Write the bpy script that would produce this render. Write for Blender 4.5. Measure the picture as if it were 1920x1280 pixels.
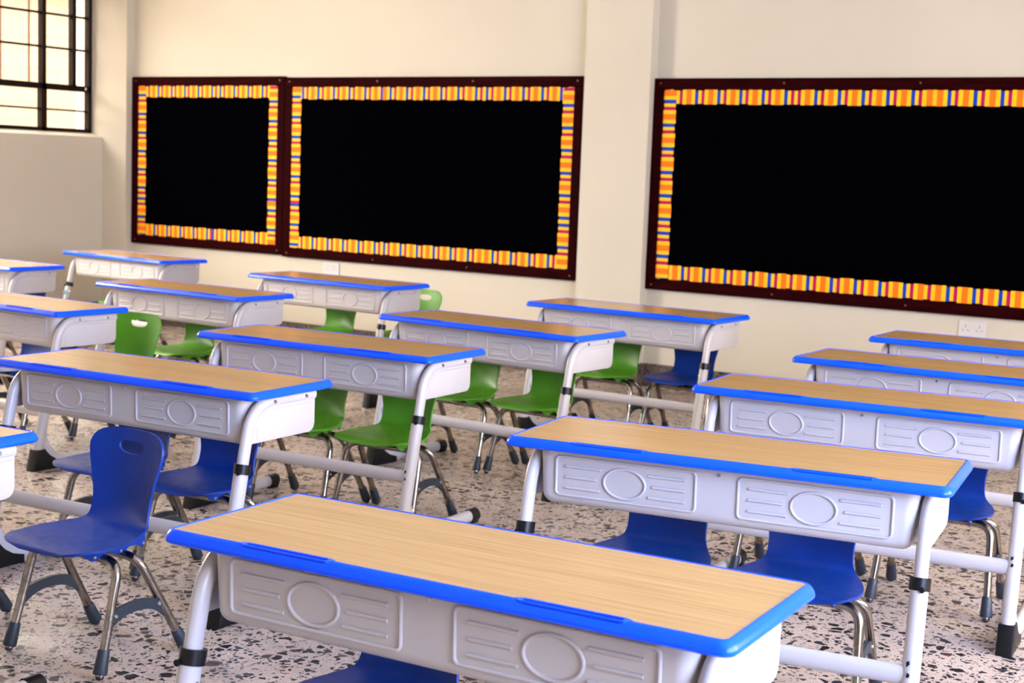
import bpy, bmesh, math, random
from mathutils import Vector, Matrix
PI = math.pi
rnd = random.Random(7)
for o in list(bpy.data.objects):
    bpy.data.objects.remove(o, do_unlink=True)
S = bpy.context.scene
COL = S.collection

# ------------------------------------------------------------------ camera
CAM_H = 0.7166 + 0.735
YAW, PITCH, ROLL = math.radians(33.2), 0.115716, 0.0376228
cam_d = bpy.data.cameras.new('camera')
cam = bpy.data.objects.new('camera', cam_d)
COL.objects.link(cam)
S.camera = cam
cam_d.sensor_width = 36.0
cam_d.sensor_fit = 'HORIZONTAL'
cam_d.lens = 2738.077 / 1920 * 36
cp, sp = math.cos(PITCH), math.sin(PITCH)
fwd, rgt, up = Vector((0, cp, -sp)), Vector((1, 0, 0)), Vector((0, sp, cp))
R_ = rgt * math.cos(ROLL) + up * math.sin(ROLL)
U_ = -rgt * math.sin(ROLL) + up * math.cos(ROLL)
m = Matrix((R_, U_, -fwd)).transposed().to_4x4()
m = Matrix.Rotation(YAW, 4, 'Z') @ m
m.translation = Vector((0, 0, CAM_H))
cam.matrix_world = m
cam_d.clip_start = 0.05
cam_d.clip_end = 200
cam_d.dof.use_dof = True
cam_d.dof.focus_distance = 3.7
cam_d.dof.aperture_fstop = 6.5

# ------------------------------------------------------------------ sky, light, exposure
w = bpy.data.worlds.new('sky')
S.world = w
w.use_nodes = True
bg = w.node_tree.nodes['Background']
bg.inputs[0].default_value = (1.0, 0.92, 0.80, 1)
bg.inputs[1].default_value = 20.0
S.view_settings.view_transform = 'Standard'
S.view_settings.look = 'None'
S.view_settings.exposure = -0.22
S.view_settings.gamma = 1.0
S.view_settings.use_curve_mapping = False


def area(name, loc, direction, sx, sy, power, color):
    d = bpy.data.lights.new(name, 'AREA')
    d.shape = 'RECTANGLE'
    d.size, d.size_y = sx, sy
    d.energy = power
    d.color = color
    o = bpy.data.objects.new(name, d)
    COL.objects.link(o)
    o.location = loc
    o.rotation_euler = Vector(direction).to_track_quat('-Z', 'Z').to_euler()
    return o


# room: X runs along the bulletin-board wall, Y towards it, Z up (floor 0)
XL, XR, YF, YB, ZC = -10.25, 1.8, -2.6, 9.0, 3.3
# daylight standing in the window openings (right wall, wall behind the camera, left wall)
area('daylight_right', (XR + .10, 4.95, 1.75), (-1, -.1, -.12), 3.7, 1.7, 38, (1.0, .85, .68))
area('daylight_right_front', (XR + .10, 2.0, 1.75), (-1, .1, -.15), 1.9, 1.7, 420, (.04, .29, 1.0))
area('daylight_left', (XL - .32, 4.6, 2.3), (1, 0, -.12), 3.5, 1.25, 1180, (1.0, .92, .80))


# ------------------------------------------------------------------ materials
def mat(name, color=(.8, .8, .8), rough=.5, metal=0.0, spec=.5):
    mm = bpy.data.materials.new(name)
    mm.use_nodes = True
    b = mm.node_tree.nodes['Principled BSDF']
    b.inputs['Base Color'].default_value = (*color, 1)
    b.inputs['Roughness'].default_value = rough
    b.inputs['Metallic'].default_value = metal
    b.inputs['Specular IOR Level'].default_value = spec
    return mm


def nodes(mm):
    nt = mm.node_tree
    return nt, nt.nodes, nt.links, nt.nodes['Principled BSDF']


def add(nt, kind, **kw):
    n = nt.nodes.new(kind)
    for k, v in kw.items():
        setattr(n, k, v)
    return n


def ramp(nt, stops, interp='LINEAR'):
    r = nt.nodes.new('ShaderNodeValToRGB')
    r.color_ramp.interpolation = interp
    el = r.color_ramp.elements
    while len(el) < len(stops):
        el.new(.5)
    for e, (p, c) in zip(el, stops):
        e.position = p
        e.color = (*c, 1) if len(c) == 3 else c
    return r


def mixc(nt, fac, a, b, blend='MIX'):
    mx = nt.nodes.new('ShaderNodeMix')
    mx.data_type = 'RGBA'
    mx.blend_type = blend
    for sock, v in ((mx.inputs['Factor'], fac), (mx.inputs['A'], a), (mx.inputs['B'], b)):
        if hasattr(v, 'is_output'):
            nt.links.new(v, sock)
        elif isinstance(v, (int, float)):
            sock.default_value = v
        else:
            sock.default_value = (*v, 1)
    return mx.outputs['Result']


def mathn(nt, op, a, b=0.0, clamp=False):
    n = nt.nodes.new('ShaderNodeMath')
    n.operation = op
    n.use_clamp = clamp
    for i, v in enumerate((a, b)):
        if hasattr(v, 'is_output'):
            nt.links.new(v, n.inputs[i])
        else:
            n.inputs[i].default_value = v
    return n.outputs[0]


def coords(nt, scale=(1, 1, 1), which='Object'):
    tc = nt.nodes.new('ShaderNodeTexCoord')
    mp = nt.nodes.new('ShaderNodeMapping')
    mp.inputs['Scale'].default_value = scale
    nt.links.new(tc.outputs[which], mp.inputs['Vector'])
    return mp.outputs[0]


def noise(nt, vec, scale, detail=3.0, rough=.5):
    n = nt.nodes.new('ShaderNodeTexNoise')
    n.inputs['Scale'].default_value = scale
    n.inputs['Detail'].default_value = detail
    n.inputs['Roughness'].default_value = rough
    nt.links.new(vec, n.inputs['Vector'])
    return n


def wall_mat():
    mm = mat('cream_wall_paint', (.78, .69, .55), .62, spec=.3)
    nt, N, L, b = nodes(mm)
    v = coords(nt)
    n = noise(nt, v, 1.3, 4)
    r = ramp(nt, [(.3, (.545, .495, .40)), (.7, (.58, .525, .43))])
    L.new(n.outputs['Fac'], r.inputs[0])
    L.new(r.outputs[0], b.inputs['Base Color'])
    n2 = noise(nt, v, 60, 2)
    bp = add(nt, 'ShaderNodeBump')
    bp.inputs['Strength'].default_value = .04
    L.new(n2.outputs['Fac'], bp.inputs['Height'])
    L.new(bp.outputs[0], b.inputs['Normal'])
    return mm


def terrazzo(name, base_a, base_b, scale, dark=1.0, rough=(.16, .42)):
    mm = mat(name, rough=.3, spec=.28)
    nt, N, L, b = nodes(mm)
    v0 = coords(nt)
    wob = noise(nt, v0, 28, 2)
    va = add(nt, 'ShaderNodeVectorMath', operation='SCALE')
    L.new(wob.outputs['Color'], va.inputs[0])
    va.inputs['Scale'].default_value = .016
    vv = add(nt, 'ShaderNodeVectorMath', operation='ADD')
    L.new(v0, vv.inputs[0])
    L.new(va.outputs[0], vv.inputs[1])
    vec = vv.outputs[0]
    nb = noise(nt, v0, 1.1, 5, .6)
    rb = ramp(nt, [(.35, base_a), (.65, base_b)])
    L.new(nb.outputs['Fac'], rb.inputs[0])
    ng = noise(nt, v0, 190, 2)
    rg = ramp(nt, [(.35, (.72, .72, .72)), (.6, (1.08, 1.06, 1.04))])
    L.new(ng.outputs['Fac'], rg.inputs[0])
    col = mixc(nt, 1.0, rb.outputs[0], rg.outputs[0], 'MULTIPLY')
    chips = [(scale, .60, .10, 0.0), (scale * 1.75, .66, .12, 3.7), (scale * 3.4, .70, .10, 9.1)]
    for sc, thr, edge, off in chips:
        ofs = add(nt, 'ShaderNodeVectorMath', operation='ADD')
        L.new(vec, ofs.inputs[0])
        ofs.inputs[1].default_value = (off, off * .7, 0)
        vo = add(nt, 'ShaderNodeTexVoronoi', feature='F1')
        vo.inputs['Scale'].default_value = sc
        L.new(ofs.outputs[0], vo.inputs['Vector'])
        ve = add(nt, 'ShaderNodeTexVoronoi', feature='DISTANCE_TO_EDGE')
        ve.inputs['Scale'].default_value = sc
        L.new(ofs.outputs[0], ve.inputs['Vector'])
        sep = add(nt, 'ShaderNodeSeparateColor')
        L.new(vo.outputs['Color'], sep.inputs[0])
        sel = mathn(nt, 'GREATER_THAN', sep.outputs[0], thr)
        # chips differ in size: the edge margin varies with the cell
        marg = mathn(nt, 'MULTIPLY_ADD', sep.outputs[2], .16)
        marg.node.inputs[2].default_value = edge
        ins = mathn(nt, 'GREATER_THAN', ve.outputs['Distance'], marg)
        fac = mathn(nt, 'MULTIPLY', sel, ins)
        rc = ramp(nt, [(0.0, (.002, .003, .006)), (.40, (.008, .012, .020)), (.62, (.040, .042, .052)),
                       (.76, (.055, .030, .028)), (.88, (.14, .09, .075)), (.95, (.42, .37, .34))], 'CONSTANT')
        L.new(sep.outputs[1], rc.inputs[0])
        col = mixc(nt, fac, col, rc.outputs[0])
    # worn grey patches and ground-in dirt
    npch = noise(nt, v0, 2.3, 6, .7)
    rp = ramp(nt, [(.56, (0, 0, 0)), (.74, (1, 1, 1))])
    L.new(npch.outputs['Fac'], rp.inputs[0])
    pf = mathn(nt, 'MULTIPLY', rp.outputs[0], .45)
    col = mixc(nt, pf, col, tuple(x * .45 for x in base_a))
    if dark != 1.0:
        col = mixc(nt, 1.0, col, (dark, dark, dark), 'MULTIPLY')
    L.new(col, b.inputs['Base Color'])
    nr = noise(nt, v0, 3.0, 4, .6)
    rr = ramp(nt, [(.3, (rough[0],) * 3), (.7, (rough[1],) * 3)])
    L.new(nr.outputs['Fac'], rr.inputs[0])
    L.new(rr.outputs[0], b.inputs['Roughness'])
    return mm


def wood_mat():
    mm = mat('oak_laminate', (.6, .4, .22), .24, spec=.75)
    nt, N, L, b = nodes(mm)
    oi = add(nt, 'ShaderNodeObjectInfo')
    tc = add(nt, 'ShaderNodeTexCoord')
    sh = add(nt, 'ShaderNodeVectorMath', operation='ADD')
    L.new(tc.outputs['Object'], sh.inputs[0])
    cmb = add(nt, 'ShaderNodeCombineXYZ')
    L.new(mathn(nt, 'MULTIPLY', oi.outputs['Random'], 37.0), cmb.inputs[0])
    L.new(mathn(nt, 'MULTIPLY', oi.outputs['Random'], 11.0), cmb.inputs[1])
    L.new(cmb.outputs[0], sh.inputs[1])
    mp = add(nt, 'ShaderNodeMapping')
    mp.inputs['Scale'].default_value = (2.6, 150, 1)
    L.new(sh.outputs[0], mp.inputs['Vector'])
    n1 = noise(nt, mp.outputs[0], 1.0, 5, .62)
    mp2 = add(nt, 'ShaderNodeMapping')
    mp2.inputs['Scale'].default_value = (.8, 16, 1)
    L.new(sh.outputs[0], mp2.inputs['Vector'])
    n2 = noise(nt, mp2.outputs[0], 1.0, 3, .5)
    r1 = ramp(nt, [(.25, (.34, .180, .058)), (.42, (.465, .27, .098)), (.60, (.525, .325, .128)), (.8, (.575, .37, .16))])
    L.new(n1.outputs['Fac'], r1.inputs[0])
    r2 = ramp(nt, [(.3, (.93, .92, .91)), (.7, (1.03, 1.03, 1.03))])
    L.new(n2.outputs['Fac'], r2.inputs[0])
    L.new(mixc(nt, 1.0, r1.outputs[0], r2.outputs[0], 'MULTIPLY'), b.inputs['Base Color'])
    bp = add(nt, 'ShaderNodeBump')
    bp.inputs['Strength'].default_value = .06
    bp.inputs['Distance'].default_value = .001
    L.new(n1.outputs['Fac'], bp.inputs['Height'])
    L.new(bp.outputs[0], b.inputs['Normal'])
    return mm


def plastic(name, col, rough, var=.06, spec=.5):
    mm = mat(name, col, rough, spec=spec)
    nt, N, L, b = nodes(mm)
    v = coords(nt)
    n = noise(nt, v, 9, 4, .6)
    r = ramp(nt, [(.3, tuple(c * (1 - var) for c in col)), (.7, tuple(min(1, c * (1 + var)) for c in col))])
    L.new(n.outputs['Fac'], r.inputs[0])
    L.new(r.outputs[0], b.inputs['Base Color'])
    n2 = noise(nt, v, 40, 3)
    r2 = ramp(nt, [(.3, (rough * .85,) * 3), (.7, (min(1, rough * 1.2),) * 3)])
    L.new(n2.outputs['Fac'], r2.inputs[0])
    L.new(r2.outputs[0], b.inputs['Roughness'])
    return mm


def mahogany():
    mm = mat('mahogany_frame', (.07, .008, .008), .6, spec=.01)
    nt, N, L, b = nodes(mm)
    v = coords(nt, (3, 3, 40))
    n = noise(nt, v, 1.5, 4)
    r = ramp(nt, [(.3, (.009, .0006, .0010)), (.7, (.026, .0016, .0022))])
    L.new(n.outputs['Fac'], r.inputs[0])
    L.new(r.outputs[0], b.inputs['Base Color'])
    return mm


def chrome():
    mm = mat('chrome', (.62, .58, .54), .14, 1.0)
    nt, N, L, b = nodes(mm)
    v = coords(nt)
    n = noise(nt, v, 25, 5, .7)
    r = ramp(nt, [(.4, (.36, .33, .30)), (.72, (.17, .135, .105))])
    L.new(n.outputs['Fac'], r.inputs[0])
    L.new(r.outputs[0], b.inputs['Base Color'])
    r2 = ramp(nt, [(.4, (.12, .12, .12)), (.75, (.4, .4, .4))])
    L.new(n.outputs['Fac'], r2.inputs[0])
    L.new(r2.outputs[0], b.inputs['Roughness'])
    return mm


def block_wall():
    mm = mat('sunlit_block_wall', (.62, .50, .38), .8, spec=.2)
    nt, N, L, b = nodes(mm)
    tc = add(nt, 'ShaderNodeTexCoord')
    sx = add(nt, 'ShaderNodeSeparateXYZ')
    L.new(tc.outputs['Object'], sx.inputs[0])
    cb = add(nt, 'ShaderNodeCombineXYZ')
    L.new(sx.outputs['Y'], cb.inputs[0])
    L.new(sx.outputs['Z'], cb.inputs[1])
    br = add(nt, 'ShaderNodeTexBrick')
    br.inputs['Scale'].default_value = 1.0
    br.inputs['Brick Width'].default_value = .42
    br.inputs['Row Height'].default_value = .21
    br.inputs['Mortar Size'].default_value = .008
    br.inputs['Color1'].default_value = (.150, .115, .080, 1)
    br.inputs['Color2'].default_value = (.142, .109, .076, 1)
    br.inputs['Mortar'].default_value = (.115, .087, .06, 1)
    L.new(cb.outputs[0], br.inputs['Vector'])
    L.new(br.outputs['Color'], b.inputs['Base Color'])
    return mm


M = dict(
    wall=wall_mat(),
    ceiling=mat('white_ceiling_paint', (.68, .65, .60), .7, spec=.2),
    floor=terrazzo('terrazzo_floor', (.45, .365, .315), (.57, .475, .42), 28),
    skirt=terrazzo('terrazzo_skirting', (.20, .15, .13), (.25, .19, .16), 60, .62),
    wood=wood_mat(),
    rim=mat('blue_edge_plastic', (.000, .085, 1.0), .25, spec=.27),
    white=plastic('white_powder_coat', (.49, .455, .445), .34, .02),
    black=mat('black_plastic', (.004, .004, .005), .35, spec=.3),
    chairblue=plastic('blue_shell_plastic', (.0005, .030, .235), .44, .10, .3),
    chairgreen=plastic('green_shell_plastic', (.075, .255, .012), .40, .10, .4),
    chrome=chrome(),
    boot=plastic('dark_slate_rubber', (.014, .022, .034), .5, .1),
    glide=mat('maroon_glide', (.05, .012, .012), .35),
    steel=mat('bright_screw_steel', (.7, .7, .7), .25, 1.0),
    mahog=mahogany(),
    felt=mat('black_board_felt', (.0006, .0006, .0011), .9, spec=.0),
    s_orange=mat('border_orange', (.95, .165, .008), .6, spec=.15),
    s_yellow=mat('border_yellow', (.88, .50, .008), .6, spec=.15),
    s_magenta=mat('border_magenta', (.42, .003, .085), .6, spec=.15),
    s_blue=mat('border_blue', (.003, .045, .38), .6, spec=.15),
    winframe=mat('dark_brown_steel', (.012, .006, .005), .55, spec=.08),
    bars=mat('rust_red_bar', (.20, .060, .030), .5),
    socket=mat('white_socket_plastic', (.58, .55, .53), .45),
    slot=mat('grey_socket_slot', (.25, .25, .27), .5),
    block=block_wall(),
    ledge=mat('yellow_ledge_paint', (.26, .18, .075), .7),
    sticker=mat('teal_sticker', (.01, .22, .33), .5),
    earth=mat('outside_paving', (.45, .38, .30), .8),
)
gl = mat('window_glass', (1, 1, 1), .0)
_nt, _N, _L, _b = nodes(gl)
_b.inputs['Transmission Weight'].default_value = 1.0
_b.inputs['IOR'].default_value = 1.0
_b.inputs['Specular IOR Level'].default_value = .2
M['glass'] = gl


# ------------------------------------------------------------------ mesh helpers
def box(bm, x0, x1, y0, y1, z0, z1, bevel=0.0, seg=2):
    r = bmesh.ops.create_cube(bm, size=1.0)
    vs = r['verts']
    for v in vs:
        v.co = Vector(((x0 + x1) / 2 + v.co.x * (x1 - x0), (y0 + y1) / 2 + v.co.y * (y1 - y0), (z0 + z1) / 2 + v.co.z * (z1 - z0)))
    if bevel:
        es = {e for v in vs for e in v.link_edges}
        bmesh.ops.bevel(bm, geom=list(es), offset=bevel, segments=seg, affect='EDGES', profile=.5)


def tube(bm, pts, ra, rb=None, seg=14, cap=True, side=Vector((1, 0, 0)), closed=False):
    """sweep an ellipse (ra along `side`, rb across it) along a polyline"""
    rb = ra if rb is None else rb
    P = [Vector(p) for p in pts]
    n = len(P)
    RA = ra if isinstance(ra, (list, tuple)) else [ra] * n
    RB = rb if isinstance(rb, (list, tuple)) else [rb] * n
    rings = []
    ref = Vector(side)
    for i in range(n):
        if closed:
            t = (P[(i + 1) % n] - P[i - 1]).normalized()
        else:
            t = (P[min(i + 1, n - 1)] - P[max(i - 1, 0)]).normalized()
        s = (ref - t * ref.dot(t))
        if s.length < 1e-4:
            s = t.orthogonal()
        s.normalize()
        ref = s
        u = t.cross(s).normalized()
        rings.append([bm.verts.new(P[i] + s * (RA[i] * math.cos(2 * PI * k / seg)) + u * (RB[i] * math.sin(2 * PI * k / seg))) for k in range(seg)])
    m_ = n if closed else n - 1
    for i in range(m_):
        a, b = rings[i], rings[(i + 1) % n]
        for k in range(seg):
            bm.faces.new((a[k], a[(k + 1) % seg], b[(k + 1) % seg], b[k]))
    if cap and not closed:
        bm.faces.new(rings[0][::-1])
        bm.faces.new(rings[-1])


def fillet(pts, radii, n=6):
    """round the corners of a polyline"""
    P = [Vector(p) for p in pts]
    out = [P[0]]
    for i in range(1, len(P) - 1):
        r = radii[i - 1] if isinstance(radii, (list, tuple)) else radii
        a, b, c = P[i - 1], P[i], P[i + 1]
        d1, d2 = (a - b).normalized(), (c - b).normalized()
        ang = d1.angle(d2)
        if r <= 0 or ang > PI - .01:
            out.append(b)
            continue
        t = min(r / math.tan(ang / 2), (a - b).length * .95, (c - b).length * .95)
        p1, p2 = b + d1 * t, b + d2 * t
        for k in range(n + 1):
            s = k / n
            out.append(p1 * (1 - s) ** 2 + b * (2 * s * (1 - s)) + p2 * s ** 2)
    out.append(P[-1])
    return out


def prism_yz(bm, poly, x0, x1, bevel=0.0):
    """extrude a y-z outline along x"""
    a = [bm.verts.new((x0, y, z)) for y, z in poly]
    b = [bm.verts.new((x1, y, z)) for y, z in poly]
    n = len(poly)
    fs = [bm.faces.new(a[::-1]), bm.faces.new(b)]
    for i in range(n):
        fs.append(bm.faces.new((a[i], a[(i + 1) % n], b[(i + 1) % n], b[i])))
    if bevel:
        es = {e for f in fs[:2] for e in f.edges}
        bmesh.ops.bevel(bm, geom=list(es), offset=bevel, segments=2, affect='EDGES', profile=.5)


def finish(bm, name, material, smooth=True, sharp=40):
    bmesh.ops.recalc_face_normals(bm, faces=bm.faces)
    me = bpy.data.meshes.new(name)
    bm.to_mesh(me)
    bm.free()
    ms = material if isinstance(material, (list, tuple)) else [material]
    for x in ms:
        me.materials.append(x)
    if smooth:
        me.shade_smooth()
        me.set_sharp_from_angle(angle=math.radians(sharp))
    return me


def link(name, me, parent=None, loc=(0, 0, 0), rotz=0.0):
    o = bpy.data.objects.new(name, me)
    COL.objects.link(o)
    o.location = loc
    o.rotation_euler = (0, 0, rotz)
    if parent:
        o.parent = parent
    return o


def obj(name, bm, material, parent=None, smooth=True, loc=(0, 0, 0), sharp=40):
    return link(name, finish(bm, name, material, smooth, sharp), parent, loc)


def struct(name, bm, material, smooth=False):
    o = obj(name, bm, material, None, smooth)
    o['kind'] = 'structure'
    return o


def thing(name, label, cat, loc=(0, 0, 0), rotz=0.0, group=None):
    o = bpy.data.objects.new(name, None)
    COL.objects.link(o)
    o.empty_display_size = .1
    o.location = loc
    o.rotation_euler = (0, 0, rotz)
    o['label'], o['category'] = label, cat
    if group:
        o['group'] = group
    return o


def copy_tree(o, parent=None):
    c = o.copy()
    COL.objects.link(c)
    if parent:
        c.parent = parent
    for ch in [x for x in bpy.data.objects if x.parent == o]:
        copy_tree(ch, c)
    return c


def boolean(me, cutters):
    """cut closed bmeshes out of a mesh, returns a new mesh"""
    o = bpy.data.objects.new('work', me)
    COL.objects.link(o)
    tmp = []
    for cbm in cutters:
        cm = bpy.data.meshes.new('cut')
        bmesh.ops.recalc_face_normals(cbm, faces=cbm.faces)
        cbm.to_mesh(cm)
        cbm.free()
        co = bpy.data.objects.new('cut', cm)
        COL.objects.link(co)
        tmp.append(co)
        md = o.modifiers.new('b', 'BOOLEAN')
        md.operation = 'DIFFERENCE'
        md.solver = 'EXACT'
        md.object = co
    dg = bpy.context.evaluated_depsgraph_get()
    dg.update()
    new = bpy.data.meshes.new_from_object(o.evaluated_get(dg))
    bpy.data.objects.remove(o, do_unlink=True)
    for t in tmp:
        bpy.data.objects.remove(t, do_unlink=True)
    return new


# ------------------------------------------------------------------ room shell
b = bmesh.new()
box(b, XL - .35, XR + .25, YF - .25, YB + .25, -.12, 0)
struct('floor', b, M['floor'])
b = bmesh.new()
box(b, XL - .35, XR + .25, YF - .25, YB + .25, ZC, ZC + .15)
struct('ceiling', b, M['ceiling'])

PN = 8.905          # front face of the two pillars on the board wall
b = bmesh.new()
box(b, XL - .35, XR + .25, YB, YB + .25, 0, ZC)
struct('wall_back', b, M['wall'])
b = bmesh.new()
box(b, -5.305, -4.785, PN, YB + .02, 0, ZC)
struct('trim_1', b, M['wall'])
b = bmesh.new()
box(b, XL - .35, -9.945, PN, YB + .02, 0, ZC)
struct('trim_2', b, M['wall'])

WP = -10.40          # plane of the steel windows in the left wall
SILL = 1.617


def left_wall():
    bm = bmesh.new()
    # low wall under the windows with a bevelled sill rising to the frames
    prism = [(XL, 0), (XL, SILL), (WP + .02, SILL + .035), (WP - .2, SILL + .035), (WP - .2, 0)]
    a = [bm.verts.new((x, YF - .25, z)) for x, z in prism]
    c = [bm.verts.new((x, PN + .01, z)) for x, z in prism]
    n = len(prism)
    bm.faces.new(a)
    bm.faces.new(c[::-1])
    for i in range(n):
        bm.faces.new((a[i], c[i], c[(i + 1) % n], a[(i + 1) % n]))
    # piers and lintel around the openings
    box(bm, WP - .2, XL, 6.45, 6.85, SILL, ZC)
    box(bm, WP - .2, XL, YF - .25, -1.2, SILL, ZC)
    box(bm, WP - .2, XL, YF - .25, PN + .01, 2.98, ZC)
    return bm


struct('wall_left', left_wall(), M['wall'])


def side_wall(axis, pos, lo, hi, o0, o1, thick):
    """wall with one long window opening o0..o1 between z .9 and 2.6"""
    bm = bmesh.new()
    for (a0, a1, z0, z1) in ((lo, o0, 0, ZC), (o1, hi, 0, ZC), (o0, o1, 0, .9), (o0, o1, 2.6, ZC)):
        if axis == 'x':
            box(bm, pos, pos + thick, a0, a1, z0, z1)
        else:
            box(bm, a0, a1, pos - thick, pos, z0, z1)
    return bm


struct('wall_right', side_wall('x', XR, YF - .25, YB + .25, .25, 6.85, .25), M['wall'])
b = bmesh.new()
box(b, XL - .35, XR + .25, YF - .25, YF, 0, ZC)
struct('wall_front', b, M['wall'])
b = bmesh.new()
box(b, XR, XR + .25, 2.98, 3.08, .9, 2.6)
struct('trim_3', b, M['wall'])

# dark terrazzo skirting, following the pillars
b = bmesh.new()
SK, ST = .158, .018
box(b, -9.945, -5.305, YB - ST, YB, 0, SK)
box(b, -5.305 - ST, -4.785 + ST, PN - ST, PN, 0, SK)
box(b, -4.785, -4.785 + ST, PN, YB - ST, 0, SK)
box(b, -5.305 - ST, -5.305, PN, YB - ST, 0, SK)
box(b, -4.785 + ST, XR, YB - ST, YB, 0, SK)
box(b, -10.24, -9.945 + ST, PN - ST, PN, 0, SK)
box(b, -9.945, -9.945 + ST, PN, YB - ST, 0, SK)
struct('baseboard_back', b, M['skirt'])
b = bmesh.new()
box(b, XL, XL + ST, YF, PN - ST, 0, SK)
struct('baseboard_left', b, M['skirt'])


# ------------------------------------------------------------------ steel window (left wall)
def steel_window(name, y1, with_leaf):
    """y1 = right jamb; members repeat to the left of it"""
    bm = bmesh.new()
    y0 = y1 - 2.05
    T = .022
    z0, zt, z1 = 1.648, 2.028, 2.98

    def bar(a0, a1, c0, c1, d=.03):
        box(bm, WP - d, WP + d, a0, a1, c0, c1)
    bar(y1 - .034, y1, z0, z1)
    bar(y0, y0 + .034, z0, z1)
    bar(y0, y1, z0 - .004, z0 + .034)
    bar(y0, y1, z1 - .034, z1)
    bar(y0, y1, zt - .022, zt + .030)
    for k, yc in enumerate((y1 - .515, y1 - 1.03, y1 - 1.545)):
        bar(yc - .020, yc + .020, zt, z1)
        bar(yc - .028, yc + .028, z0, zt)
    for yc in (y1 - .192, y1 - 1.22):
        bar(yc - .019, yc + .019, zt, z1)
    for zc in (2.366, 2.650):
        bar(y0, y1, zc - .009, zc + .009, .016)
    bar(y0, y1, 1.838 - .008, 1.838 + .008, .016)
    o = struct(name, bm, M['winframe'])
    bm = bmesh.new()
    box(bm, WP - .003, WP + .003, y0 + .01, y1 - .01, z0 + .01, z1 - .01)
    obj('pane', bm, M['glass'], o, False)
    # rust-red burglar bars behind the glass
    bm = bmesh.new()
    for yc in (y1 - .60, y1 - .89, y1 - 1.18, y1 - 1.47, y1 - 1.76):
        box(bm, WP - .075, WP - .062, yc - .006, yc + .006, zt, z1)
    obj('burglar_bars', bm, M['bars'], o, False)
    bm = bmesh.new()
    bmesh.ops.create_uvsphere(bm, u_segments=10, v_segments=8, radius=.012, matrix=Matrix.Translation((WP + .036, y1 - .075, zt + .005)))
    obj('latch', bm, M['steel'], o)
    return o


steel_window('window_1', 8.888, True)

# what stands outside: the pale block wall of the next building and paving
tb = thing('neighbouring_building', 'pale sunlit block building with a yellow ledge, seen through the steel window', 'building', (-15.5, 6, 0))
b = bmesh.new()
box(b, -.3, 0, -12, 14, 0, 4.18)
obj('block_wall', b, M['block'], tb, False)
b = bmesh.new()
box(b, -.3, .22, -12, 14, 3.50, 3.66)
obj('ledge', b, M['ledge'], tb, False)
b = bmesh.new()
box(b, -40, XL - .36, -30, 40, -.25, -.12)
struct('floor_outside', b, M['earth'])


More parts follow.
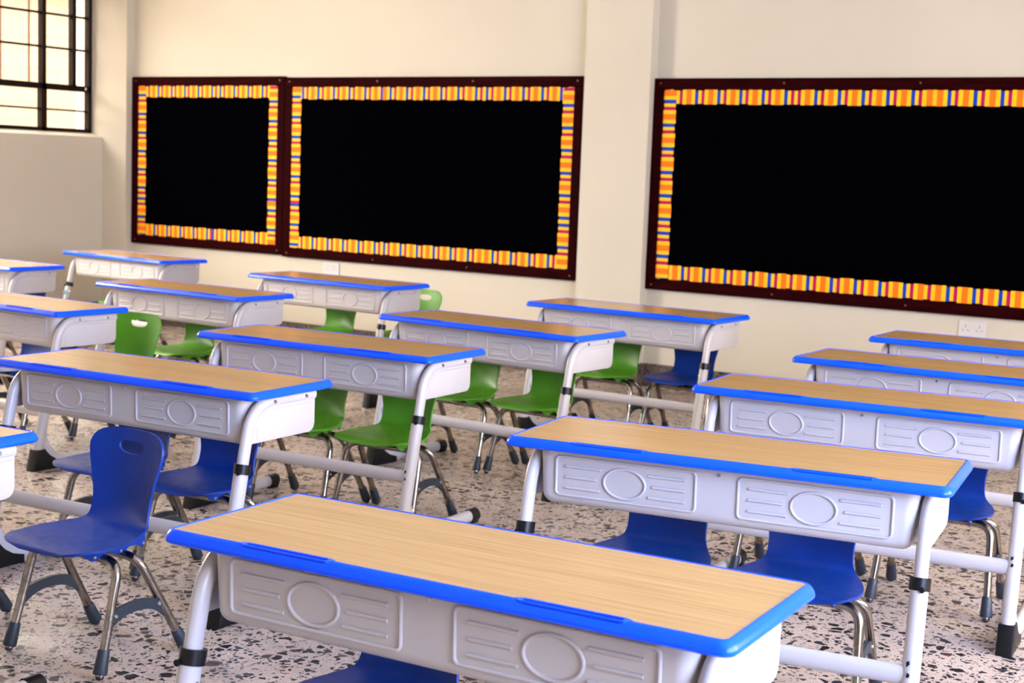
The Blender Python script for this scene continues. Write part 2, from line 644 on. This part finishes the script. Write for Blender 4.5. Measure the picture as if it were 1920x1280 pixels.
# ------------------------------------------------------------------ bulletin boards
def bulletin_board(x0, x1, z0, z1, label, seed):
    r = random.Random(seed)
    yb, yf = YB - .001, YB - .036
    t = thing('bulletin_board', label, 'bulletin board', ((x0 + x1) / 2, YB, z0), 0, 'bulletin boards on the back wall')
    ox, oz = (x0 + x1) / 2, z0
    F = .075

    def lbox(bm, a0, a1, c0, c1, d0, d1, bev=0.0):
        box(bm, a0 - ox, a1 - ox, d0 - YB, d1 - YB, c0 - oz, c1 - oz, bev)
    bm = bmesh.new()
    lbox(bm, x0, x1, z1 - F, z1, yf, yb, .005)
    lbox(bm, x0, x1, z0, z0 + F, yf, yb, .005)
    lbox(bm, x0, x0 + F, z0 + F * .98, z1 - F * .98, yf + .001, yb, .004)
    lbox(bm, x1 - F, x1, z0 + F * .98, z1 - F * .98, yf + .001, yb, .004)
    fr_ = obj('frame', bm, M['mahog'], t, False)
    bm = bmesh.new()
    lbox(bm, x0 + F - .002, x1 - F + .002, z0 + F - .002, z1 - F + .002, yf + .012, yb - .004)
    obj('panel', bm, M['felt'], t, False)
    nscr = max(2, int((x1 - x0) / .9) + 1)
    scr = None
    for k in range(nscr):
        xx = x0 + .05 + (x1 - x0 - .1) * k / (nscr - 1)
        for zz in (z0 + F * .45, z1 - F * .45):
            if scr is None:
                bm = bmesh.new()
                bmesh.ops.create_cone(bm, cap_ends=True, segments=10, radius1=.006, radius2=.006, depth=.004, matrix=Matrix.Rotation(PI / 2, 4, 'X'))
                scr = finish(bm, 'frame_screw', M['bars'])
            link('frame_screw', scr, fr_, (xx - ox, yf - YB - .001, zz - oz))
    # scalloped striped paper border: four strips
    W, OV = .088, .010
    seq = [(.025, 3), (.022, 1), (.023, 2), (.026, 1), (.038, 0), (.026, 1)]   # blue yellow magenta yellow ORANGE yellow

    def strip(length, start):
        bm = bmesh.new()
        k, p = start, 0.0
        brk = .9
        last = 0.0
        while p < length - 1e-4:
            wd, ci = seq[k % 6]
            if p - last > brk and ci == 1:
                k += r.choice((2, 3, 4))                 # next strip of paper begins: the pattern jumps
                last = p
                wd, ci = seq[k % 6]
            q = min(length, p + wd * r.uniform(.96, 1.04))
            bulge = .005 if (k % 6) in (3, 4, 5) else 0.0
            off = r.uniform(-.0015, .0015)
            lo, hi = -W / 2 - bulge + off, W / 2 + bulge + off
            vs = [bm.verts.new(c) for c in ((p, 0, lo), (q, 0, lo), (q, 0, hi), (p, 0, hi))]
            f = bm.faces.new(vs)
            f.material_index = ci
            # thickness of the card
            vb = [bm.verts.new((c.co.x, .0012, c.co.z)) for c in vs]
            for i in range(4):
                g = bm.faces.new((vs[i], vb[i], vb[(i + 1) % 4], vs[(i + 1) % 4]))
                g.material_index = ci
            p = q
            k += 1
        return bm
    ms = [M['s_orange'], M['s_yellow'], M['s_magenta'], M['s_blue']]
    yy = yf + .0105 - YB
    xl, xr, zb, zt = x0 + F + .006, x1 - F - .006, z0 + F + .006, z1 - F - .006
    for (ln, st, px, pz, vert) in ((xr - xl, seed % 6, xl, zt - W / 2, False), (xr - xl, (seed + 1) % 6, xl, zb + W / 2, False),
                                   (zt - zb, 4, xl + W / 2 - .004, zt, True), (zt - zb, 2, xr - W / 2 + .004, zt, True)):
        bm = strip(ln, st)
        mtx = Matrix.Translation((px - ox, yy - (.0014 if vert else 0), pz - oz))
        if vert:
            mtx = mtx @ Matrix.Rotation(PI / 2, 4, 'Y')
        bmesh.ops.transform(bm, matrix=mtx, verts=bm.verts)
        me = bpy.data.meshes.new('border_strip')
        bm.to_mesh(me)
        bm.free()
        for x in ms:
            me.materials.append(x)
        link('border_strip', me, t)
    return t


bulletin_board(-9.940, -8.158, .702, 2.149, 'small black bulletin board nearest the window, squarer than the other two', 10)
bulletin_board(-8.152, -5.345, .692, 2.139, 'wide black bulletin board in the middle, between the small board and the pillar', 15)
bulletin_board(-4.783, -1.990, .679, 2.120, 'wide black bulletin board on the right of the pillar, cut off by the picture edge', 22)


# ------------------------------------------------------------------ wall sockets
def socket(x0, x1, z0, z1, label):
    t = thing('wall_socket', label, 'wall socket', ((x0 + x1) / 2, YB, z0), 0, 'double sockets under the boards')
    ox = (x0 + x1) / 2
    bm = bmesh.new()
    box(bm, x0 - ox, x1 - ox, -.011, 0, 0, z1 - z0, .003)
    obj('face_plate', bm, M['socket'], t, False)
    for s in (-1, 1):
        bm = bmesh.new()
        for dx, dz, ww, hh in ((0, .020, .006, .016), (-.016, -.004, .013, .006), (.016, -.004, .013, .006)):
            cx, cz = s * (x1 - x0) * .25 + dx, (z1 - z0) * .48 + dz
            box(bm, cx - ww / 2, cx + ww / 2, -.0116, -.0105, cz - hh / 2, cz + hh / 2)
        obj('outlet_slots', bm, M['slot'], t, False)
    for s in (-1, 1):
        bm = bmesh.new()
        box(bm, s * .016 - .007, s * .016 + .007, -.016, -.010, (z1 - z0) * .62, (z1 - z0) * .82, .002)
        obj('rocker_switch', bm, M['socket'], t, False)


socket(-7.735, -7.565, .575, .672, 'white double socket under the middle bulletin board')
socket(-2.605, -2.435, .545, .648, 'white double socket under the right bulletin board')


# ------------------------------------------------------------------ double school desk
H = .735
WX, E_, DY = .575, .018, .432         # half width of the wood, rim width, whole depth
LX = .530                              # legs at x = +-LX


def rrect(x0, x1, y0, y1, r, off, n=5):
    pts = []
    for cx, cy, a0 in ((x1 - r, y1 - r, 0), (x0 + r, y1 - r, 90), (x0 + r, y0 + r, 180), (x1 - r, y0 + r, 270)):
        for k in range(n + 1):
            a = math.radians(a0 + 90 * k / n)
            pts.append((cx + (r + off) * math.cos(a), cy + (r + off) * math.sin(a)))
    return pts


def cut_slot(x0, x1, y0, y1, z0, z1):
    bm = bmesh.new()
    p = rrect(x0, x1, y0, y1, .004, 0, 3)
    a = [bm.verts.new((x, y, z0)) for x, y in p]
    c = [bm.verts.new((x, y, z1)) for x, y in p]
    n = len(p)
    bm.faces.new(a[::-1])
    bm.faces.new(c)
    for i in range(n):
        bm.faces.new((a[i], a[(i + 1) % n], c[(i + 1) % n], c[i]))
    return bm


TRAYS = (-.293, .304)


def make_desk():
    t = thing('school_desk', '', 'desk', group='double school desks in rows')
    # --- laminate panel
    bm = bmesh.new()
    p = rrect(-WX, WX, E_, DY - E_, .008, 0)
    a = [bm.verts.new((x, y, H - .018)) for x, y in p]
    c = [bm.verts.new((x, y, H)) for x, y in p]
    n = len(p)
    bm.faces.new(a[::-1])
    bm.faces.new(c)
    for i in range(n):
        bm.faces.new((a[i], a[(i + 1) % n], c[(i + 1) % n], c[i]))
    me = finish(bm, 'desktop', M['wood'], False)
    me = boolean(me, [cut_slot(x - .1065, x + .1065, -.01, .0262, H - .03, H + .02) for x in TRAYS])
    me.name = 'desktop'
    link('desktop', me, t)
    # --- moulded rim
    bm = bmesh.new()
    prof = [(0, -.020), (0, .0), (.0015, .0014), (.0045, .0010), (.0090, -.0022), (.0132, -.0072), (.0162, -.0125), (.0178, -.0178), (.0170, -.0222), (.0125, -.0258), (.002, -.0262), (-.012, -.0262), (-.012, -.020)]
    loops = []
    for o_, z_ in prof:
        loops.append([bm.verts.new((x, y, H + z_)) for x, y in rrect(-WX, WX, E_, DY - E_, .010, o_ + .0005, 6)])
    for i in range(len(loops)):
        A, B = loops[i], loops[(i + 1) % len(loops)]
        for k in range(len(A)):
            bm.faces.new((A[k], A[(k + 1) % len(A)], B[(k + 1) % len(A)], B[k]))
    me = finish(bm, 'edge_band', M['rim'], False)
    me = boolean(me, [cut_slot(x - .094, x + .094, .0068, .05, H - .012, H + .02) for x in TRAYS])
    me.name = 'edge_band'
    me.shade_smooth()
    me.set_sharp_from_angle(angle=math.radians(38))
    rim = link('edge_band', me, t)
    # --- pencil trays let into the front rim
    for xc in TRAYS:
        bm = bmesh.new()
        zt, zg = H + .0015, H - .0105
        outer = []
        hw = .110
        # outline with sloping ends
        for (x, y) in ((-hw, .0182), (-hw + .008, .0235), (-hw + .016, .0268), (hw - .016, .0268), (hw - .008, .0235), (hw, .0182), (hw - .012, .0066), (-hw + .012, .0066)):
            outer.append((xc + x, y))
        inner = rrect(xc - .0965, xc + .0965, .0088, .0212, .0055, 0, 3)
        vo = [bm.verts.new((x, y, zt)) for x, y in outer]
        vi = [bm.verts.new((x, y, zt)) for x, y in inner]
        vg = [bm.verts.new((x + (xc - x) * .012, .015 + (y - .015) * .75, zg)) for x, y in inner]
        # side skirt
        vs = [bm.verts.new((x, y, zt - .004)) for x, y in outer]
        eo = [bm.edges.new((vo[i], vo[(i + 1) % len(vo)])) for i in range(len(vo))]
        ei = [bm.edges.new((vi[i], vi[(i + 1) % len(vi)])) for i in range(len(vi))]
        bmesh.ops.triangle_fill(bm, edges=eo + ei, use_beauty=True)
        for f in list(bm.faces):
            cc = f.calc_center_median()
            if abs(cc.x - xc) < .090 and .0095 < cc.y < .0205:
                bm.faces.remove(f)
        for i in range(len(vi)):
            j = (i + 1) % len(vi)
            bm.faces.new((vi[i], vi[j], vg[j], vg[i]))
        bm.faces.new(vg)
        for i in range(len(vo)):
            j = (i + 1) % len(vo)
            bm.faces.new((vo[i], vo[j], vs[j], vs[i]))
        obj('pencil_tray', bm, M['rim'], rim, sharp=30)
    # --- book box with embossed front
    bm = bmesh.new()
    BX, y0, y1, z0, z1 = .508, .052, .392, .552, H - .0265
    box(bm, -BX, BX, y0, y1, z0, z1)
    for v in bm.verts:
        if v.co.z < z0 + .01:
            v.co.x *= .985
            if v.co.y < y0 + .01:
                v.co.y += .004
    top = [f for f in bm.faces if f.normal.z > .9 or f.calc_center_median().z > z1 - .001]
    back = [f for f in bm.faces if abs(f.calc_center_median().y - y1) < .003]
    bmesh.ops.delete(bm, geom=back, context='FACES')
    es = []
    for e in bm.edges:
        ys = [v.co.y for v in e.verts]
        zs = [v.co.z for v in e.verts]
        xs = [v.co.x for v in e.verts]
        low = max(zs) < z0 + .01
        vert = abs(zs[0] - zs[1]) > .05 and max(ys) < y0 + .02
        if (low and len(e.link_faces) == 2) or vert:
            es.append(e)
    bmesh.ops.bevel(bm, geom=es, offset=.030, segments=6, affect='EDGES', profile=.5)
    yf = lambda z: y0 + .004 * (z1 - z) / (z1 - z0) - .0005
    def rib(pts, closed=False):
        tube(bm, [(x, yf(z), z) for x, z in pts], .0042, .0042, 8, True, Vector((0, 1, 0)), closed)
    for xo in (0.0, .5095):
        px0, px1, pz0, pz1 = -.4545 + xo, -.0595 + xo, .582, .688
        rib(rrect(px0, px1, pz0, pz1, .012, 0, 4), True)
        rib([(-.257 + xo + .0585 * math.cos(2 * PI * k / 36), .632 + .0405 * math.sin(2 * PI * k / 36)) for k in range(36)], True)
        for (xa, xb, zc) in ((-.427, -.324, .6625), (-.427, -.337, .633), (-.427, -.326, .6035), (-.190, -.088, .6625), (-.178, -.088, .633), (-.189, -.088, .6035)):
            rib([(xa + xo, zc), (xb + xo, zc)])
    bx = obj('book_box', bm, M['white'], t, sharp=50)
    md = bx.data
    bm = bmesh.new()
    bmesh.ops.create_cone(bm, cap_ends=True, segments=12, radius1=.0055, radius2=.004, depth=.004, matrix=Matrix.Translation((.003, y0 - .002, .689)) @ Matrix.Rotation(PI / 2, 4, 'X'))
    obj('screw', bm, M['steel'], bx)
    # --- two side frames
    for s in (-1, 1):
        X = s * LX
        # side plate with embossed border
        bm = bmesh.new()
        poly = [(.160, .702), (.378, .702), (.385, .695), (.385, .590), (.380, .575), (.370, .566), (.356, .562), (.050, .562), (.047, .585), (.056, .625), (.072, .660), (.100, .688), (.130, .700)]
        prism_yz(bm, poly, X + s * .000, X + s * .012, .0025)
        bd = fillet([(.375, 0, .664), (.13, 0, .664), (.088, 0, .62), (.085, 0, .572)], [.03, .04], 5)
        tube(bm, [(X + s * .0125, p.x, p.z) for p in bd], .0025, .0025, 6, True)
        sp_ = obj('side_panel', bm, M['white'], t, sharp=35)
        # upper leg: rail under the top, bend, down to the collar
        bm = bmesh.new()
        up_ = fillet([(X, .386, .6875), (X, .072, .6875), (X, .0305, .500), (X, .026, .480)], [.125, 0], 12)
        tube(bm, up_, .0175, .0210, 18)
        leg = obj('upper_leg', bm, M['white'], t)
        for yy in (.166, .330):
            bm = bmesh.new()
            bmesh.ops.create_cone(bm, cap_ends=True, segments=12, radius1=.0068, radius2=.005, depth=.005, matrix=Matrix.Translation((X + s * .0195, yy, .6865)) @ Matrix.Rotation(PI / 2, 4, 'Y'))
            obj('rail_screw', bm, M['steel'], leg)
        # lower leg sweeping back along the floor
        bm = bmesh.new()
        low_ = fillet([(X, .0265, .482), (X, -.068, .050), (X, .02, .030), (X, .44, .030)], [.0, .05], 8)
        low_ = fillet([(X, .0265, .482), (X, -.062, .072), (X, .0, .031), (X, .44, .030)], [.035, .04], 7)
        tube(bm, low_, .0225, .0255, 18)
        # web inside the bend
        prism_yz(bm, [(-.04, .16), (-.02, .16), (-.004, .115), (.03, .075), (.09, .05), (.09, .03), (-.03, .04)], X - .0165, X + .0165, .004)
        lo = obj('lower_leg', bm, M['white'], t)
        for zz in (.435, .30):
            bm = bmesh.new()
            bmesh.ops.create_uvsphere(bm, u_segments=8, v_segments=6, radius=.0065, matrix=Matrix.Translation((X - s * .0225, .0265 - (.482 - zz) * .218, zz)))
            obj('height_bolt', bm, M['steel'], lo)
        # collar
        bm = bmesh.new()
        tube(bm, [(X, .0335, .500), (X, .0265, .469)], .0262, .0292, 20)
        tube(bm, [(X + s * .010, .002, .478), (X + s * .010, -.006, .478)], .007, .007, 10)
        obj('collar', bm, M['black'], t, sharp=35)
        # floor blocks
        bm = bmesh.new()
        prism_yz(bm, [(-.103, .0), (-.082, .098), (-.030, .098), (-.006, .062), (.03, .040), (.085, .030), (.085, .0)], X - .0255, X + .0255, .004)
        obj('foot_block', bm, M['black'], t, sharp=30)
        bm = bmesh.new()
        tube(bm, [(X, .425, .030), (X, .478, .030), (X, .487, .030)], [.0265, .0265, .020], [.0295, .0295, .022], 18)
        box(bm, X - .02, X + .02, .43, .478, 0, .02, .003)
        obj('end_cap', bm, M['black'], t, sharp=35)
    # --- stretcher between the legs
    bm = bmesh.new()
    tube(bm, [(-LX, -.022, .267), (LX, -.022, .267)], .015, .0255, 16, True, Vector((0, 1, 0)))
    obj('stretcher', bm, M['white'], t)
    return t


# position (X, Y) of the front edge's middle, turn in degrees, label
ROT = 33.2
DESKS = {
    'A': (-1.493, 1.996, 3.8, 'double school desk nearest the camera, its whole tan top at the bottom of the picture'),
    'B': (-1.577, 3.373, 9.1, 'double school desk in the right column directly behind the nearest desk, turned slightly'),
    'M': (-1.650, 4.624, 5.8, 'third desk of the right column, its right leg and foot at the right picture edge'),
    'N': (-1.734, 5.684, 1.5, 'fourth desk of the right column, between the third desk and the rearmost one'),
    'O': (-1.784, 6.737, 1.6, 'rearmost desk of the right column, in front of the right-hand wall socket'),
    'L': (-3.623, 1.996, 3.7, 'desk cut off at the lower left edge, beside the pulled-out blue chair'),
    'C': (-3.713, 3.274, 3.9, 'double school desk with two blue chairs behind the pulled-out blue chair on the left'),
    'D': (-3.871, 4.409, 3.3, 'double school desk with two green chairs, behind the desk with two blue chairs'),
    'E': (-3.867, 5.559, -3.2, 'double desk with two green chairs, second from the wall in the column before the pillar'),
    'F': (-3.807, 6.822, -1.2, 'double school desk before the wall pillar, with one green and one blue chair'),
    'J': (-5.974, 4.432, -1.7, 'desk at the left picture edge with a pulled-out green chair beside its right end'),
    'H': (-6.025, 5.669, -1.8, 'double school desk behind the pulled-out green chair on the left'),
    'G': (-6.026, 6.927, -1.6, 'double desk below the middle board, a green chair back showing past its right end'),
    'K': (-8.246, 5.928, -.2, 'desk at the far left edge, only its right end showing, next to the corner desk'),
    'I': (-8.287, 7.271, -5.0, 'rearmost left desk in the corner by the small board, a teal spot on its leg'),
}
proto = make_desk()
desk = {}
for i, (k, (x, y, a, lab)) in enumerate(DESKS.items()):
    d = proto if i == 0 else copy_tree(proto)
    d.location = (x, y, 0)
    d.rotation_euler = (0, 0, math.radians(a))
    d['label'] = lab
    desk[k] = d
bm = bmesh.new()
bmesh.ops.create_cone(bm, cap_ends=True, segments=14, radius1=.017, radius2=.017, depth=.001, matrix=Matrix.Translation((-LX, -.0122, .425)) @ Matrix.Rotation(PI / 2 - .21, 4, 'X'))
obj('sticker', bm, M['sticker'], desk['I'])


# bare patches where the paint has chipped off a leg by the stretcher
for k_, spots in (('B', ((.300, .0), (.272, .003), (.246, -.003))), ('M', ((.300, .001), (.278, .004))), ('D', ((.290, .0), (.262, .003)))):
    leg_ = [c for c in desk[k_].children if c.name.split('.')[0] == 'lower_leg'][-1]
    for z_, dx_ in spots:
        bm = bmesh.new()
        bmesh.ops.create_icosphere(bm, subdivisions=2, radius=.0055)
        for v in bm.verts:
            f_ = 1 + .35 * math.sin(v.co.x * 900 + z_ * 70) * math.cos(v.co.z * 700)
            v.co = Vector((v.co.x * .8 * f_, v.co.y * .22, v.co.z * 1.5 * f_))
        bmesh.ops.translate(bm, vec=(LX - .006 + dx_, .0265 - (.482 - z_) * .218 - .0249, z_), verts=bm.verts)
        obj('paint_chip', bm, M['black'], leg_)


# ------------------------------------------------------------------ moulded chair
def interp(tab, v):
    for (a, fa), (b_, fb) in zip(tab, tab[1:]):
        if a <= v <= b_:
            s = (v - a) / (b_ - a)
            s2 = s
            return fa + (fb - fa) * s2
    return tab[-1][1] if v > tab[-1][0] else tab[0][1]


def smooth_tab(tab, n=200):
    """Catmull-Rom resampling of (parameter, value) table"""
    out = []
    m_ = len(tab)
    for i in range(m_ - 1):
        p0, p1, p2, p3 = tab[max(i - 1, 0)], tab[i], tab[i + 1], tab[min(i + 2, m_ - 1)]
        k = max(2, int(n * (p2[0] - p1[0])))
        for j in range(k):
            s = j / k
            h = []
            for c in range(len(p1)):
                h.append(.5 * ((2 * p1[c]) + (-p0[c] + p2[c]) * s + (2 * p0[c] - 5 * p1[c] + 4 * p2[c] - p3[c]) * s * s + (-p0[c] + 3 * p1[c] - 3 * p2[c] + p3[c]) * s ** 3))
            out.append(tuple(h))
    out.append(tab[-1])
    return out


# (parameter, y, z, half width, side curl, forward wrap of the edges)
SHELL = smooth_tab([
    (.00, -.210, .346, .060, .000, .0),
    (.03, -.206, .355, .112, .000, .0),
    (.07, -.193, .362, .145, .000, .0),
    (.14, -.157, .367, .170, -.002, .0),
    (.24, -.103, .364, .183, -.001, .0),
    (.34, -.048, .360, .184, .004, .0),
    (.43, .003, .360, .170, .007, .0),
    (.49, .042, .362, .152, .008, .0),
    (.535, .070, .366, .140, .007, .0),
    (.575, .094, .374, .130, .005, .004),
    (.61, .111, .390, .1235, .003, .014),
    (.65, .123, .414, .121, .000, .021),
    (.71, .132, .450, .122, .000, .024),
    (.79, .139, .507, .134, .000, .026),
    (.86, .145, .558, .149, .000, .026),
    (.91, .150, .596, .154, .000, .025),
    (.95, .154, .622, .143, .000, .021),
    (.98, .157, .640, .114, .000, .014),
    (1.0, .158, .648, .070, .000, .005)], 70)


def make_chair(name, material):
    t = thing(name, '', 'chair', group='moulded school chairs')
    bm = bmesh.new()
    NU = 20
    rows = []
    for (_, y, z, hw, curl, wrap) in SHELL:
        row = []
        for i in range(NU + 1):
            u = -1 + 2 * i / NU
            row.append(bm.verts.new((u * hw, y - wrap * u * u, z + curl * u * u * 1.0 - (.006 if y < 0 else 0) * (1 - u * u) * 0)))
        rows.append(row)
    for a, c in zip(rows, rows[1:]):
        for i in range(NU):
            bm.faces.new((a[i], a[i + 1], c[i + 1], c[i]))
    bm.faces.ensure_lookup_table()
    bmesh.ops.recalc_face_normals(bm, faces=bm.faces)
    # thickness
    bmesh.ops.solidify(bm, geom=list(bm.faces), thickness=.0075)
    me = finish(bm, 'shell', material, True, 60)
    # hand hole near the top, wider than high
    cb = bmesh.new()
    pr = []
    for k in range(28):
        a = 2 * PI * k / 28
        cx, cz = math.cos(a), math.sin(a)
        x = .052 * math.copysign(abs(cx) ** .75, cx)
        z = (.012 if cz > 0 else .026) * math.copysign(abs(cz) ** .8, cz)
        pr.append((x, z + .600))
    a = [cb.verts.new((x, .10, z)) for x, z in pr]
    c = [cb.verts.new((x, .30, z)) for x, z in pr]
    cb.faces.new(a)
    cb.faces.new(c[::-1])
    for i in range(28):
        j = (i + 1) % 28
        cb.faces.new((a[j], a[i], c[i], c[j]))
    me = boolean(me, [cb])
    me.name = 'shell'
    me.shade_smooth()
    me.set_sharp_from_angle(angle=math.radians(50))
    sh = link('shell', me, t)
    # scalloped mounting flanges under the seat sides
    for s in (-1, 1):
        bm = bmesh.new()
        poly = [(-.150, .362), (-.120, .330), (-.098, .316), (-.078, .316), (-.058, .331), (-.030, .333), (-.010, .320), (.006, .316), (.024, .322), (.036, .334), (.068, .336), (.088, .322), (.100, .334), (.098, .366), (.07, .362), (.03, .360)]
        prism_yz(bm, poly, s * .113 - .003, s * .113 + .003, .0012)
        fl = obj('mounting_flange', bm, material, sh, sharp=30)
        for yy, zz in ((-.088, .326), (.006, .327), (.090, .335)):
            bm = bmesh.new()
            bmesh.ops.create_cone(bm, cap_ends=True, segments=10, radius1=.0058, radius2=.0045, depth=.004, matrix=Matrix.Translation((s * .1175, yy, zz)) @ Matrix.Rotation(PI / 2, 4, 'Y'))
            obj('flange_screw', bm, M['steel'], fl)
    # two inverted-U chrome tubes
    R = .0134
    legs = {}
    for nm, yt, yb_ in (('front', -.055, -.138), ('rear', .015, .186)):
        bm = bmesh.new()
        pts = []
        path = [(-.197, yb_, .012), (-.179, yt, .316), (.179, yt, .316), (.197, yb_, .012)]
        tube(bm, fillet(path, [.058, .058], 10), R, R, 14, True, Vector((0, 1, 0)))
        fr = obj('leg_frame', bm, M['chrome'], t)
        for s in (-1, 1):
            top = Vector((s * .179, yt, .316))
            bot = Vector((s * .197, yb_, .012))
            dirv = (top - bot).normalized()
            bm = bmesh.new()
            tube(bm, [bot + dirv * .004, bot + dirv * .010, bot + dirv * .070, bot + dirv * .074], [.0195, .0205, .0168, .0152], None, 14)
            bt = obj('leg_boot', bm, M['boot'], fr, sharp=35)
            bm = bmesh.new()
            bmesh.ops.create_uvsphere(bm, u_segments=12, v_segments=8, radius=.0125, matrix=Matrix.Translation((bot.x, bot.y, .0088)) @ Matrix.Diagonal((1, 1, .7, 1)))
            obj('glide', bm, M['glide'], bt)
    # arched side braces
    for s in (-1, 1):
        bm = bmesh.new()
        zc = .165
        f = (zc - .012) / (.316 - .012)
        xb = s * (.197 - .018 * f)
        ye = .162 - (.162 - .035) * f
        ym = .024 - .044 * f
        N_ = 12
        up_, lo_ = [], []
        for k in range(N_ + 1):
            u = -1 + 2 * k / N_
            arch = .020 * (1 - u * u)
            hgt = .015 + .010 * abs(u) ** 3
            yy = ym + u * (ye + .006)
            up_.append((yy, zc + arch + .012))
            lo_.append((yy, zc + arch + .012 - hgt * 2))
        prism_yz(bm, up_ + lo_[::-1], xb - .007, xb + .007, .002)
        br = obj('side_brace', bm, M['boot'], t, sharp=30)
        for yy in (ym - ye * .82, ym + ye * .82):
            bm = bmesh.new()
            bmesh.ops.create_cone(bm, cap_ends=True, segments=10, radius1=.0062, radius2=.0045, depth=.004, matrix=Matrix.Translation((xb + s * .0085, yy, zc + .004)) @ Matrix.Rotation(PI / 2, 4, 'Y'))
            obj('brace_bolt', bm, M['steel'], br)
    # cross plate tying the two tubes under the seat
    for s in (-1, 1):
        bm = bmesh.new()
        box(bm, s * .08 - .02, s * .08 + .02, -.07, .03, .324, .356, .002)
        obj('seat_bracket', bm, M['boot'], t, False)
    return t


CH_BLUE = make_chair('blue_chair', M['chairblue'])
CH_GREEN = make_chair('green_chair', M['chairgreen'])
used = set()
# desk, local x, local y, turn (deg), colour, label
CHAIRS = [
    ('L', .393, .80, -4, 'b', 'blue chair pulled out at lower left, fully visible down to its four feet'),
    ('A', -.29, .335, 0, 'b', 'blue chair under the nearest desk, only its back and seat showing at the bottom edge'),
    ('B', -.283, .42, 0, 'b', 'left blue chair behind the nearest desk, under the turned desk of the right column'),
    ('B', .158, .385, 0, 'b', 'right blue chair under the turned desk of the right column, its chrome bend in view'),
    ('M', .22, .385, 0, 'b', 'blue chair under the third desk of the right column, by the right picture edge'),
    ('M', -.29, .40, 0, 'b', 'blue chair under the third desk of the right column, only its feet showing'),
    ('C', -.283, .335, 0, 'b', 'blue chair half hidden behind the pulled-out blue chair, its pale seat tip to the left'),
    ('C', .16, .285, 0, 'b', 'blue chair right behind the pulled-out blue chair, beside a white desk leg'),
    ('L', -.30, .74, 0, 'b', 'blue chair mostly beyond the left picture edge, only its legs showing'),
    ('D', -.21, .28, 0, 'g', 'left green chair of the desk behind the two blue chairs'),
    ('D', .235, .28, 0, 'g', 'green chair with bright seat beside a white leg in the picture middle'),
    ('E', -.25, .28, 0, 'g', 'left green chair at the third desk behind the free blue chair'),
    ('E', .176, .32, 0, 'g', 'right green chair at the third desk behind the free blue chair'),
    ('F', -.19, .28, 0, 'g', 'green chair at the desk before the pillar, next to a blue one'),
    ('F', .235, .375, 0, 'b', 'only blue chair near the back wall, at the desk before the pillar'),
    ('G', -.225, .395, 0, 'g', 'green chair under the desk below the middle board, its back bottom showing'),
    ('G', .165, .765, 0, 'g', 'green chair at the wall whose top hand hole shows past the desk end'),
    ('H', -.155, .31, 0, 'g', 'green chair under the desk behind the pulled-out green chair'),
    ('J', .20, .70, 12, 'g', 'green chair pulled out on the left, its whole back with hand hole in view'),
    ('J', -.27, .43, 0, 'b', 'dark chair under the desk at the left picture edge'),
    ('I', -.22, .36, 0, 'g', 'green chair under the corner desk, just a sliver of seat showing'),
    ('K', .27, .285, 0, 'b', 'dark chair under the far left desk, a sliver showing below its box'),
]
for (dk, lx, ly, rz, colr, lab) in CHAIRS:
    src = CH_BLUE if colr == 'b' else CH_GREEN
    if colr in used:
        ch = copy_tree(src)
    else:
        ch = src
        used.add(colr)
    dx, dy, da, _ = DESKS[dk]
    a = math.radians(da)
    ch.location = (dx + lx * math.cos(a) - ly * math.sin(a), dy + lx * math.sin(a) + ly * math.cos(a), 0)
    ch.rotation_euler = (0, 0, a + math.radians(rz))
    ch['label'] = lab
